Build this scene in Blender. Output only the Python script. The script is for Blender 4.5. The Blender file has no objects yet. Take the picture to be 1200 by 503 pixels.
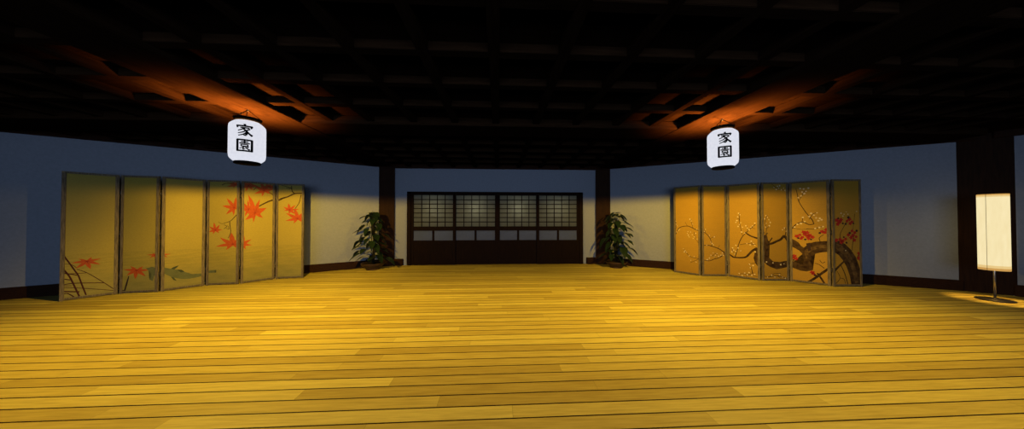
import bpy, bmesh, math, random
from mathutils import Vector, Matrix
PI = math.pi
C = bpy.context.scene.collection
SC = bpy.context.scene

# ------------------------------------------------------------------ helpers
def link(name, me, parent=None):
    o = bpy.data.objects.new(name, me)
    C.objects.link(o)
    if parent is not None:
        o.parent = parent
    return o

def empty(name, loc=(0, 0, 0), rz=0.0, parent=None):
    o = link(name, None, parent)
    o.location = loc
    o.rotation_euler = (0, 0, rz)
    o.empty_display_size = 0.1
    return o

def tag(o, label=None, category=None, group=None, kind=None):
    if label: o['label'] = label
    if category: o['category'] = category
    if group: o['group'] = group
    if kind: o['kind'] = kind
    return o

class MB:
    """collects shapes, then becomes ONE mesh object"""
    def __init__(self):
        self.bm = bmesh.new()
        self.mats = []
    def mi(self, m):
        if m not in self.mats:
            self.mats.append(m)
        return self.mats.index(m)
    def box(self, x0, x1, y0, y1, z0, z1, M=None, bev=0.0, m=0):
        r = bmesh.ops.create_cube(self.bm, size=1.0)
        vs = r['verts']
        T = Matrix.Translation(((x0+x1)/2, (y0+y1)/2, (z0+z1)/2)) @ Matrix.Diagonal((x1-x0, y1-y0, z1-z0, 1))
        if M is not None and bev == 0: T = M @ T
        bmesh.ops.transform(self.bm, matrix=T, verts=vs)
        fs = {f for v in vs for f in v.link_faces}
        if bev > 0:
            es = list({e for v in vs for e in v.link_edges})
            rb = bmesh.ops.bevel(self.bm, geom=es, offset=bev, segments=2, affect='EDGES', clamp_overlap=True)
            fs = set(rb['faces']) | {f for f in fs if f.is_valid}
            if M is not None:
                vv = list({v for f in fs for v in f.verts})
                bmesh.ops.transform(self.bm, matrix=M, verts=vv)
        for f in fs: f.material_index = m
        return self
    def lathe(self, prof, n=32, loc=(0, 0, 0), m=0, smooth=True, caps=True):
        rings = []
        for r, z in prof:
            rings.append([self.bm.verts.new((loc[0]+r*math.cos(2*PI*k/n), loc[1]+r*math.sin(2*PI*k/n), loc[2]+z)) for k in range(n)])
        for a, b in zip(rings[:-1], rings[1:]):
            for k in range(n):
                f = self.bm.faces.new((a[k], a[(k+1) % n], b[(k+1) % n], b[k]))
                f.material_index = m; f.smooth = smooth
        if caps:
            f = self.bm.faces.new(list(reversed(rings[0]))); f.material_index = m
            f = self.bm.faces.new(rings[-1]); f.material_index = m
        return self
    def tube(self, pts, rad, n=8, m=0):
        pts = [Vector(p) for p in pts]
        rad = rad if isinstance(rad, (list, tuple)) else [rad]*len(pts)
        rings = []
        for i, p in enumerate(pts):
            t = (pts[min(i+1, len(pts)-1)] - pts[max(i-1, 0)]).normalized()
            a = t.cross(Vector((0, 0, 1)))
            if a.length < 1e-3: a = t.cross(Vector((1, 0, 0)))
            a.normalize(); b = t.cross(a).normalized()
            rings.append([self.bm.verts.new(p + rad[i]*(math.cos(2*PI*k/n)*a + math.sin(2*PI*k/n)*b)) for k in range(n)])
        for a, b in zip(rings[:-1], rings[1:]):
            for k in range(n):
                f = self.bm.faces.new((a[k], a[(k+1) % n], b[(k+1) % n], b[k]))
                f.material_index = m; f.smooth = True
        for r in (list(reversed(rings[0])), rings[-1]):
            f = self.bm.faces.new(r); f.material_index = m
        return self
    def poly(self, pts, m=0, M=None):
        vs = [self.bm.verts.new((M @ Vector(p)) if M is not None else p) for p in pts]
        f = self.bm.faces.new(vs); f.material_index = m
        return f
    def build(self, name, mat=None, parent=None, recalc=True):
        me = bpy.data.meshes.new(name)
        if recalc: bmesh.ops.recalc_face_normals(self.bm, faces=self.bm.faces)
        self.bm.to_mesh(me); self.bm.free()
        for mm in ([mat] if mat is not None else []) + self.mats:
            me.materials.append(mm)
        return link(name, me, parent)

# ------------------------------------------------------------------ materials
def new_mat(name):
    m = bpy.data.materials.new(name); m.use_nodes = True
    nt = m.node_tree; nt.nodes.clear()
    out = nt.nodes.new('ShaderNodeOutputMaterial')
    return m, nt, out
def N(nt, t, **kw):
    n = nt.nodes.new(t)
    for k, v in kw.items(): setattr(n, k, v)
    return n
def mathn(nt, op, a, b=None, c=None):
    n = nt.nodes.new('ShaderNodeMath'); n.operation = op
    for i, v in enumerate((a, b, c)):
        if v is None: continue
        if isinstance(v, (int, float)): n.inputs[i].default_value = v
        else: nt.links.new(v, n.inputs[i])
    return n.outputs[0]
def ramp(nt, fac, stops):
    r = nt.nodes.new('ShaderNodeValToRGB')
    e = r.color_ramp.elements
    while len(e) < len(stops): e.new(0.5)
    for k, (p, c) in enumerate(stops):
        e[k].position = p; e[k].color = (*c, 1)
    nt.links.new(fac, r.inputs[0])
    return r.outputs[0]
def principled(nt, out, color, rough=0.6, spec=0.3, metal=0.0, normal=None):
    b = nt.nodes.new('ShaderNodeBsdfPrincipled')
    if isinstance(color, tuple): b.inputs['Base Color'].default_value = (*color, 1)
    else: nt.links.new(color, b.inputs['Base Color'])
    if isinstance(rough, (int, float)): b.inputs['Roughness'].default_value = rough
    else: nt.links.new(rough, b.inputs['Roughness'])
    b.inputs['Specular IOR Level'].default_value = spec
    b.inputs['Metallic'].default_value = metal
    if normal is not None: nt.links.new(normal, b.inputs['Normal'])
    nt.links.new(b.outputs[0], out.inputs[0])
    return b
def bump(nt, h, strength=0.3, dist=0.01):
    b = nt.nodes.new('ShaderNodeBump')
    b.inputs['Strength'].default_value = strength; b.inputs['Distance'].default_value = dist
    nt.links.new(h, b.inputs['Height'])
    return b.outputs[0]
def objco(nt, scale=(1, 1, 1), geo=False):
    if geo:
        g = nt.nodes.new('ShaderNodeNewGeometry'); src = g.outputs['Position']
    else:
        t = nt.nodes.new('ShaderNodeTexCoord'); src = t.outputs['Object']
    mp = nt.nodes.new('ShaderNodeMapping'); mp.inputs['Scale'].default_value = scale
    nt.links.new(src, mp.inputs[0])
    return mp.outputs[0]
def noise(nt, vec, scale, detail=4, rough=0.55):
    n = nt.nodes.new('ShaderNodeTexNoise')
    n.inputs['Scale'].default_value = scale; n.inputs['Detail'].default_value = detail; n.inputs['Roughness'].default_value = rough
    nt.links.new(vec, n.inputs['Vector'])
    return n.outputs['Fac']
def simple_noise_mat(name, c0, c1, scale=(1, 1, 1), ns=8.0, rough=0.6, spec=0.3, bs=0.15, metal=0.0):
    m, nt, out = new_mat(name)
    v = objco(nt, scale)
    f = noise(nt, v, ns)
    col = ramp(nt, f, [(0.3, c0), (0.7, c1)])
    principled(nt, out, col, rough, spec, metal, bump(nt, f, bs, 0.004))
    return m

PLASTER = simple_noise_mat('wall_plaster', (.225, .222, .22), (.255, .252, .25), ns=26, rough=.9, spec=.05, bs=.06)
WOOD_V = simple_noise_mat('dark_wood_upright', (.014, .0062, .0029), (.026, .0108, .0044), (9, 9, .7), 5, .7, .04)
WOOD_X = simple_noise_mat('dark_wood_level', (.016, .0065, .003), (.030, .0115, .0045), (.8, 9, 9), 5, .7, .04)
CEIL = simple_noise_mat('ceiling_wood', (.015, .0066, .0026), (.028, .0122, .0048), (1.2, 14, 14), 3, .95, .0)
CEIL_Y = simple_noise_mat('ceiling_wood_deep', (.015, .0066, .0026), (.028, .0122, .0048), (14, 1.2, 14), 3, .95, .0)
DOORWOOD = simple_noise_mat('door_wood', (.0055, .0024, .0013), (.010, .0043, .0021), (8, 8, .8), 5, .7, .04)
FRAME = simple_noise_mat('screen_frame_wood', (.06, .042, .020), (.20, .145, .075), (22, 22, 2.2), 4, .7, .15, .3)
BLACK = simple_noise_mat('black_lacquer', (.0012, .0011, .001), (.002, .0018, .0016), ns=20, rough=.8, spec=.01)
INK = simple_noise_mat('black_ink', (.003, .003, .003), (.006, .006, .006), ns=40, rough=.9, spec=.0)
POT = simple_noise_mat('glazed_clay', (.035, .017, .007), (.06, .03, .012), ns=9, rough=.5, spec=.15)
SOIL = simple_noise_mat('soil', (.012, .008, .005), (.03, .02, .012), ns=60, rough=.95, spec=.05, bs=.6)
STEM = simple_noise_mat('plant_stem', (.012, .010, .004), (.022, .018, .007), (6, 6, 1), 12, .8, .1, .4)
LEAF = simple_noise_mat('leaf_green', (.0055, .0125, .0045), (.013, .025, .008), ns=9, rough=.45, spec=.2)
STEEL = simple_noise_mat('brushed_steel', (.35, .33, .30), (.45, .43, .40), (1, 1, 20), 8, .35, .5, .05, .9)
IRON = simple_noise_mat('dark_iron', (.035, .028, .022), (.06, .05, .04), ns=14, rough=.4, spec=.4, metal=.5)

# plank floor : boards run along x, 0.130 m wide, dark gaps, random lengths
def floor_mat():
    m, nt, out = new_mat('plank_floor')
    g = nt.nodes.new('ShaderNodeNewGeometry')
    s = nt.nodes.new('ShaderNodeSeparateXYZ'); nt.links.new(g.outputs['Position'], s.inputs[0])
    W, L = 0.1303, 2.3
    v = mathn(nt, 'ADD', mathn(nt, 'DIVIDE', s.outputs[1], W), 200.0 + FLOOR_PHASE)
    row = mathn(nt, 'FLOOR', v); fv = mathn(nt, 'FRACT', v)
    wn = nt.nodes.new('ShaderNodeTexWhiteNoise'); wn.noise_dimensions = '1D'; nt.links.new(row, wn.inputs['W'])
    u = mathn(nt, 'ADD', mathn(nt, 'DIVIDE', s.outputs[0], L), mathn(nt, 'MULTIPLY_ADD', wn.outputs['Value'], 7.3, 50.0))
    col_i = mathn(nt, 'FLOOR', u); fu = mathn(nt, 'FRACT', u)
    cmb = nt.nodes.new('ShaderNodeCombineXYZ'); nt.links.new(row, cmb.inputs[0]); nt.links.new(col_i, cmb.inputs[1])
    w2 = nt.nodes.new('ShaderNodeTexWhiteNoise'); w2.noise_dimensions = '2D'; nt.links.new(cmb.outputs[0], w2.inputs['Vector'])
    tone = w2.outputs['Value']
    # grain, offset per board
    off = nt.nodes.new('ShaderNodeVectorMath'); off.operation = 'SCALE'; nt.links.new(w2.outputs['Color'], off.inputs[0]); off.inputs[3].default_value = 9.0
    add = nt.nodes.new('ShaderNodeVectorMath'); add.operation = 'ADD'; nt.links.new(g.outputs['Position'], add.inputs[0]); nt.links.new(off.outputs[0], add.inputs[1])
    mp = nt.nodes.new('ShaderNodeMapping'); mp.inputs['Scale'].default_value = (1.1, 16, 1); nt.links.new(add.outputs[0], mp.inputs[0])
    gr = noise(nt, mp.outputs[0], 3.2, 5, .6)
    base = ramp(nt, tone, [(0.0, (.53, .385, .09)), (.5, (.67, .51, .125)), (1.0, (.79, .63, .16))])
    gcol = ramp(nt, gr, [(.3, (.80, .76, .70)), (.62, (1.04, 1.04, 1.04))])
    mx = nt.nodes.new('ShaderNodeMix'); mx.data_type = 'RGBA'; mx.blend_type = 'MULTIPLY'; mx.inputs[0].default_value = 1.0
    nt.links.new(base, mx.inputs[6]); nt.links.new(gcol, mx.inputs[7])
    gap_v = mathn(nt, 'LESS_THAN', fv, 0.085)
    gap_u = mathn(nt, 'LESS_THAN', fu, 0.0012)
    gap = mathn(nt, 'MAXIMUM', gap_v, mathn(nt, 'MULTIPLY', gap_u, .35))
    mg = nt.nodes.new('ShaderNodeMix'); mg.data_type = 'RGBA'; nt.links.new(gap, mg.inputs[0])
    nt.links.new(mx.outputs[2], mg.inputs[6]); mg.inputs[7].default_value = (.022, .008, .003, 1)
    h = mathn(nt, 'ADD', mathn(nt, 'MULTIPLY', mathn(nt, 'SUBTRACT', 1.0, gap), 1.0), mathn(nt, 'MULTIPLY', gr, .08))
    rough = mathn(nt, 'MULTIPLY_ADD', gr, .15, .5)
    principled(nt, out, mg.outputs[2], rough, .08, 0, bump(nt, h, .5, .006))
    return m
FLOOR_PHASE = 0.0
FLOOR = floor_mat()

# gold painted paper of the folding screens
def gold_mat(name, top, mid, low, zband):
    m, nt, out = new_mat(name)
    v = objco(nt)
    s = nt.nodes.new('ShaderNodeSeparateXYZ'); nt.links.new(v, s.inputs[0])
    big = noise(nt, v, 2.2, 5, .6)
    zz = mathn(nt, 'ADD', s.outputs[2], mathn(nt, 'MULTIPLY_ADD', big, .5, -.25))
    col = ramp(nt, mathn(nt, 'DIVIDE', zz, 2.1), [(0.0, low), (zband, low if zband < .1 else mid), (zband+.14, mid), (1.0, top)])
    fine = noise(nt, objco(nt, (30, 30, 90)), 2.0, 3, .6)
    fc = ramp(nt, fine, [(.3, (.86, .85, .83)), (.7, (1.05, 1.05, 1.05))])
    wav = noise(nt, objco(nt, (1.6, 1.6, 16)), 1.6, 3, .6)
    wc = ramp(nt, wav, [(.38, (.80, .84, .82)), (.6, (1, 1, 1))])
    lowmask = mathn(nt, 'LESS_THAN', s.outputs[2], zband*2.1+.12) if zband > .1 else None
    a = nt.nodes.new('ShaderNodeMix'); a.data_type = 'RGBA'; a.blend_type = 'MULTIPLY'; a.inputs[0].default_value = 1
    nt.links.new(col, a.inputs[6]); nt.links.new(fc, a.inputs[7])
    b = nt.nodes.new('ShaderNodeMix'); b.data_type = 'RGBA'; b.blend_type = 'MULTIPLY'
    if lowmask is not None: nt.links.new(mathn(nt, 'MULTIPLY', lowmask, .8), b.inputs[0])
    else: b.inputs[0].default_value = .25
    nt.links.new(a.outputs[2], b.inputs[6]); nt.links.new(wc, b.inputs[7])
    principled(nt, out, b.outputs[2], .65, .15)
    return m
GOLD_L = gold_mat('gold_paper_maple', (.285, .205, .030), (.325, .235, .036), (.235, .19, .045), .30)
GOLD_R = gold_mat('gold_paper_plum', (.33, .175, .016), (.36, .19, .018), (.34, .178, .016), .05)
def flat(name, c, rough=.7):
    c1 = tuple(min(1, x*1.25) for x in c)
    return simple_noise_mat(name, c, c1, ns=18, rough=rough, spec=.1, bs=.02)
INKS = {'twig': flat('paint_maroon', (.045, .010, .007)), 'red': flat('paint_vermilion', (.31, .055, .010)), 'koi': flat('paint_grey_green', (.095, .095, .035)),
        'koidark': flat('paint_dark_green', (.040, .045, .018)), 'bark': simple_noise_mat('paint_bark', (.020, .009, .005), (.085, .046, .016), ns=14, rough=.8, spec=.05), 'barklight': simple_noise_mat('paint_pale_bark', (.035, .016, .007), (.150, .085, .026), ns=14, rough=.8, spec=.05),
        'barkdark': flat('paint_dark_bark', (.030, .014, .010)), 'blossom': flat('paint_cream', (.52, .40, .22)), 'flower': flat('paint_crimson', (.25, .016, .010)), 'dark': flat('paint_ink', (.028, .014, .012)),
        'vein': flat('paint_deep_red', (.20, .020, .008))}

def paper_mat(name, col, trans=.5):
    m, nt, out = new_mat(name)
    f = noise(nt, objco(nt), 22, 4, .6)
    c = ramp(nt, f, [(.3, tuple(x*.92 for x in col)), (.7, col)])
    d = N(nt, 'ShaderNodeBsdfDiffuse'); t = N(nt, 'ShaderNodeBsdfTranslucent'); mx = N(nt, 'ShaderNodeMixShader')
    nt.links.new(c, d.inputs[0]); nt.links.new(c, t.inputs[0]); mx.inputs[0].default_value = trans
    nt.links.new(d.outputs[0], mx.inputs[1]); nt.links.new(t.outputs[0], mx.inputs[2]); nt.links.new(mx.outputs[0], out.inputs[0])
    return m
SHOJI = paper_mat('shoji_paper', (.17, .172, .15), .62)
PANE = paper_mat('small_pane_paper', (.165, .185, .26), .6)
def glow_mat(name, c0, c1, st):
    m, nt, out = new_mat(name)
    f = noise(nt, objco(nt, (1, 1, .2)), 24, 3, .5)
    e = N(nt, 'ShaderNodeEmission'); nt.links.new(ramp(nt, f, [(.3, c0), (.7, c1)]), e.inputs[0]); e.inputs[1].default_value = st
    nt.links.new(e.outputs[0], out.inputs[0])
    return m
SHADE = glow_mat('lamp_shade_paper', (.93, .77, .42), (.98, .83, .48), .97)
GLOW_END = glow_mat('lamp_shade_painted_glow_end', (.62, .33, .085), (.70, .38, .10), .9)  # glow falling off at the shade ends, put into the colour
GLOW_FADE = glow_mat('lamp_shade_painted_glow_fade', (.82, .58, .23), (.88, .63, .26), .95)  # middle step of that painted glow falloff

def lantern_paper():
    m, nt, out = new_mat('glowing_lantern_paper')
    v = objco(nt)
    w = N(nt, 'ShaderNodeTexNoise'); w.inputs['Scale'].default_value = 30; nt.links.new(v, w.inputs['Vector'])
    c = ramp(nt, w.outputs['Fac'], [(.3, (.80, .82, .93)), (.7, (.90, .91, 1.0))])
    e = N(nt, 'ShaderNodeEmission'); nt.links.new(c, e.inputs[0]); e.inputs[1].default_value = LANTERN_GLOW
    t = N(nt, 'ShaderNodeBsdfTransparent'); mx = N(nt, 'ShaderNodeMixShader'); mx.inputs[0].default_value = .6
    nt.links.new(e.outputs[0], mx.inputs[1]); nt.links.new(t.outputs[0], mx.inputs[2]); nt.links.new(mx.outputs[0], out.inputs[0])
    return m
LANTERN_GLOW = 1.32
LPAPER = lantern_paper()

# ------------------------------------------------------------------ the room
D = 7.85                      # back wall
XB = 2.97                     # back wall turns 30 degrees here
HW = 2.758                    # clear wall height (underside of head beams)
HC = 2.885                    # ceiling boards
K30 = (math.cos(PI/6), math.sin(PI/6))
P0 = Vector((XB, D, 0)); P1 = Vector((8.842, 4.459, 0)); P2 = Vector((12.20, -1.36, 0))
DOOR_H, DOOR_W = 2.105, 2.545
DX = -0.02

b = MB(); b.box(-14, 14, -6.0, 9.2, -.12, 0); tag(b.build('floor', FLOOR), kind='structure')

def wall_panel(name, A, B, thick=.14, z1=HC):
    t = (B-A); L = t.length; a = math.atan2(t.y, t.x)
    M = Matrix.Translation(A) @ Matrix.Rotation(a, 4, 'Z')
    b = MB(); b.box(0, L, 0, thick, 0, z1, M)
    return tag(b.build(name, PLASTER), kind='structure')
# back wall with the door opening
b = MB()
b.box(-XB-.05, DX-DOOR_W, D, D+.14, 0, HC); b.box(DX+DOOR_W, XB+.05, D, D+.14, 0, HC); b.box(DX-DOOR_W, DX+DOOR_W, D, D+.14, DOOR_H, HC)
tag(b.build('wall_back', PLASTER), kind='structure')
mir = lambda p: Vector((-p.x, p.y, p.z))
b = MB(); b.box(-3.4, 3.4, 9.05, 9.19, 0, HC); b.box(-3.4, -3.26, D+.15, 9.05, 0, HC); b.box(3.26, 3.4, D+.15, 9.05, 0, HC)  # unseen box added behind the doors to keep blue sky off the paper
tag(b.build('added_sky_blocker', PLASTER), kind='structure')
wall_panel('wall_back_right', P0, P1); wall_panel('wall_back_left', mir(P1), mir(P0))
wall_panel('wall_right', P1, P2); wall_panel('wall_left', mir(P2), mir(P1))

P3 = Vector((12.20, -4.6, 0))
wall_panel('wall_side_right', P2, P3); wall_panel('wall_side_left', mir(P3), mir(P2))
# unseen wall behind the camera, its opening added to let in blue fill light
b = MB()
b.box(-12.4, -4.5, -4.74, -4.6, 0, HC); b.box(4.5, 12.4, -4.74, -4.6, 0, HC)
tag(b.build('wall_rear_light_gap', PLASTER), kind='structure')
L = bpy.data.lights.new('added_opening_portal', 'AREA'); L.shape = 'RECTANGLE'; L.size = 9.0; L.size_y = HC
L.cycles.is_portal = True
o = bpy.data.objects.new('added_opening_portal', L); C.objects.link(o); o.location = (0, -4.65, HC/2); o.rotation_euler = (PI/2, 0, 0)
# baseboards and head beams (in strips along each wall, set into the room)
def strip(A, B, z0, z1, dep, mat, name, s0=0.0, s1=0.0, bev=.008):
    t = (B-A); L = t.length; a = math.atan2(t.y, t.x)
    M = Matrix.Translation(A) @ Matrix.Rotation(a, 4, 'Z')
    b = MB(); b.box(s0, L-s1, -dep, -.001, z0, z1, M, bev)
    return tag(b.build(name, mat), kind='structure')
BBH = .198
strip(P0, P1, 0, BBH, .035, WOOD_X, 'baseboard_back_right', .35, .25); strip(mir(P1), mir(P0), 0, BBH, .035, WOOD_X, 'baseboard_back_left', .25, .35)
strip(P1, P2, 0, BBH, .035, WOOD_X, 'baseboard_right', .25, 0); strip(mir(P2), mir(P1), 0, BBH, .035, WOOD_X, 'baseboard_left', 0, .25)
# short ends of baseboard between the columns and the door frame
b = MB(); b.box(-2.93, -2.665, D-.10, D-.001, 0, .19, None, .012); tag(b.build('baseboard_door_left', WOOD_X), kind='structure')
b = MB(); b.box(2.625, 2.93, D-.10, D-.001, 0, .19, None, .012); tag(b.build('baseboard_door_right', WOOD_X), kind='structure')
HB = HW + .012
strip(Vector((-XB, D, 0)), Vector((XB, D, 0)), HB, HC, .10, WOOD_X, 'trim_1', .02, .02)
strip(P0, P1, HB, HC, .10, WOOD_X, 'trim_2', .1, .1); strip(mir(P1), mir(P0), HB, HC, .10, WOOD_X, 'trim_3', .1, .1)
strip(P1, P2, HB, HC, .10, WOOD_X, 'trim_4', .1, 0); strip(mir(P2), mir(P1), HB, HC, .10, WOOD_X, 'trim_5', 0, .1)

# corner columns
def column(name, cx, cy, ang, w, dep):
    M = Matrix.Translation((cx, cy, 0)) @ Matrix.Rotation(ang, 4, 'Z')
    b = MB(); b.box(-w/2, w/2, 0, dep, 0, HC-.001, M, .012)
    return tag(b.build(name, WOOD_V), kind='structure')
column('trim_6', 3.165, 7.70, -PI/12, .555, .22); column('trim_7', -3.165, 7.70, PI/12, .555, .22)
column('trim_8', 8.787, 4.408, -PI/4, .57, .22); column('trim_9', -8.787, 4.408, PI/4, .57, .22)

# ceiling : boards, wide beams, thin battens
b = MB(); b.box(-14, 14, -6.0, 9.2, HC, HC+.12)
ceil = tag(b.build('ceiling', CEIL), kind='structure')
ZB = 2.762
def xlim(y):
    if y > P1.y: return XB + (D-y)/.5774 - .14
    return P1.x + (P1.y-y)/1.7321 - .14
def ybeam(x, w, z, y0=-4.0, mat=CEIL_Y, name='beam'):
    xo = abs(x)+w/2
    if xo < XB: y1 = D-.11
    elif xo < P1.x: y1 = D-.12-(xo-XB)*.5774
    else: y1 = P1.y-.2-(xo-P1.x)*1.7321
    if xo > 3.4 and xo < 3.5: y1 -= .0
    b = MB(); b.box(x-w/2, x+w/2, y0, y1, z, HC-.001, None, .008 if w > .3 else .004)
    return b.build(name, mat, ceil)
def xbeam(y, w, z, segs, mat=CEIL, name='beam'):
    out = []
    for x0, x1 in segs:
        b = MB(); b.box(x0, x1, y-w/2, y+w/2, z, HC-.001, None, .008 if w > .3 else .004)
        out.append(b.build(name, mat, ceil))
    return out
AX, AW = 3.175, .585
for s in (-1, 1):
    M = ybeam(s*AX, AW, ZB)
CY0, CW = 4.125, .56
for yc, w in ((CY0+CW/2, CW), (-1.8, CW)):
    l = xlim(yc+w/2)
    xbeam(yc, w, ZB, [(-l, -AX-AW/2-.001), (-AX+AW/2+.001, AX-AW/2-.001), (AX+AW/2+.001, l)])
ZS = 2.80
bx = [2.50-.59*k for k in range(0, 9)] + [3.86+.59*k for k in range(0, 9)]
bx = [0.0, .62, 1.24, 1.87, 2.47, 3.89, 4.48, 5.07, 5.66, 6.25, 6.84, 7.43]
for x in bx:
    for s in ((1,) if x == 0 else (-1, 1)):
        ybeam(s*x, .10, ZS, -1.5, name='batten')
for k in range(-3, 9):
    yc = 2.98 + .59*k
    if yc > 7.2 or CY0-.1 < yc < CY0+CW+.1: continue
    l = min(xlim(yc+.05), 8.0)
    xbeam(yc, .10, ZS+.004, [(-l, -AX-AW/2-.001), (-AX+AW/2+.001, AX-AW/2-.001), (AX+AW/2+.001, l)], name='batten')

# ------------------------------------------------------------------ sliding doors
b = MB()
b.box(DX-DOOR_W, DX-DOOR_W+.11, D-.05, D+.10, 0, DOOR_H, None, .006)
b.box(DX+DOOR_W-.11, DX+DOOR_W, D-.05, D+.10, 0, DOOR_H, None, .006)
b.box(DX-DOOR_W, DX+DOOR_W, D-.05, D+.10, DOOR_H-.065, DOOR_H, None, .006)
tag(b.build('trim_10', DOORWOOD), kind='structure')
edges = [(-2.435, -1.18), (-1.24, .029), (.029, 1.24), (1.18, 2.435)]
for k, (x0, x1) in enumerate(edges):
    x0 += DX; x1 += DX
    front = k in (0, 3)
    y0 = D-.02 if front else D+.022; y1 = y0+.038
    z1 = DOOR_H-.067
    d = MB()
    sw = .072; 
    d.box(x0, x0+sw, y0, y1, .004, z1, None, .004); d.box(x1-sw, x1, y0, y1, .004, z1, None, .004)
    d.box(x0+sw, x1-sw, y0, y1, z1-.03, z1, None, .004)
    d.box(x0+sw, x1-sw, y0, y1, .985, 1.105, None, .004)
    d.box(x0+sw, x1-sw, y0, y1, .004, .12, None, .004)
    d.box(x0+sw, x1-sw, y0, y1, .60, .705, None, .004)
    xm = (x0+x1)/2
    d.box(xm-.03, xm+.03, y0, y1, .705, .985, None, .004)
    if k == 1: d.box(x1-.03, x1+.03, y1-.002, y1+.012, .004, z1)
    door = tag(d.build('door_%d' % (k+1), DOORWOOD), kind='structure')
    lat = MB()
    xa, xb, za, zb = x0+sw, x1-sw, 1.105, z1-.03
    for i in range(1, 5):
        x = xa+(xb-xa)*i/5; lat.box(x-.011, x+.011, y0+.006, y0+.022, za, zb)
    for i in range(1, 7):
        z = za+(zb-za)*i/7; lat.box(xa, xb, y0+.008, y0+.024, z-.012, z+.012)
    lat.build('lattice', DOORWOOD, door)
    pp = MB(); pp.box(xa, xb, y0+.026, y0+.028, za, zb); pp.build('paper', SHOJI, door)
    for (a, c) in ((xa, xm-.03), (xm+.03, xb)):
        q = MB(); q.box(a, c, y0+.02, y0+.022, .705, .985); q.build('pane', PANE, door)
    q = MB(); q.box(xa, xb, y0+.014, y0+.03, .12, .60)
    for i in range(1, 5):
        x = xa+(xb-xa)*i/5; q.box(x-.004, x+.004, y0+.010, y0+.016, .12, .60)
    q.build('lower_board', DOORWOOD, door)

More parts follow.
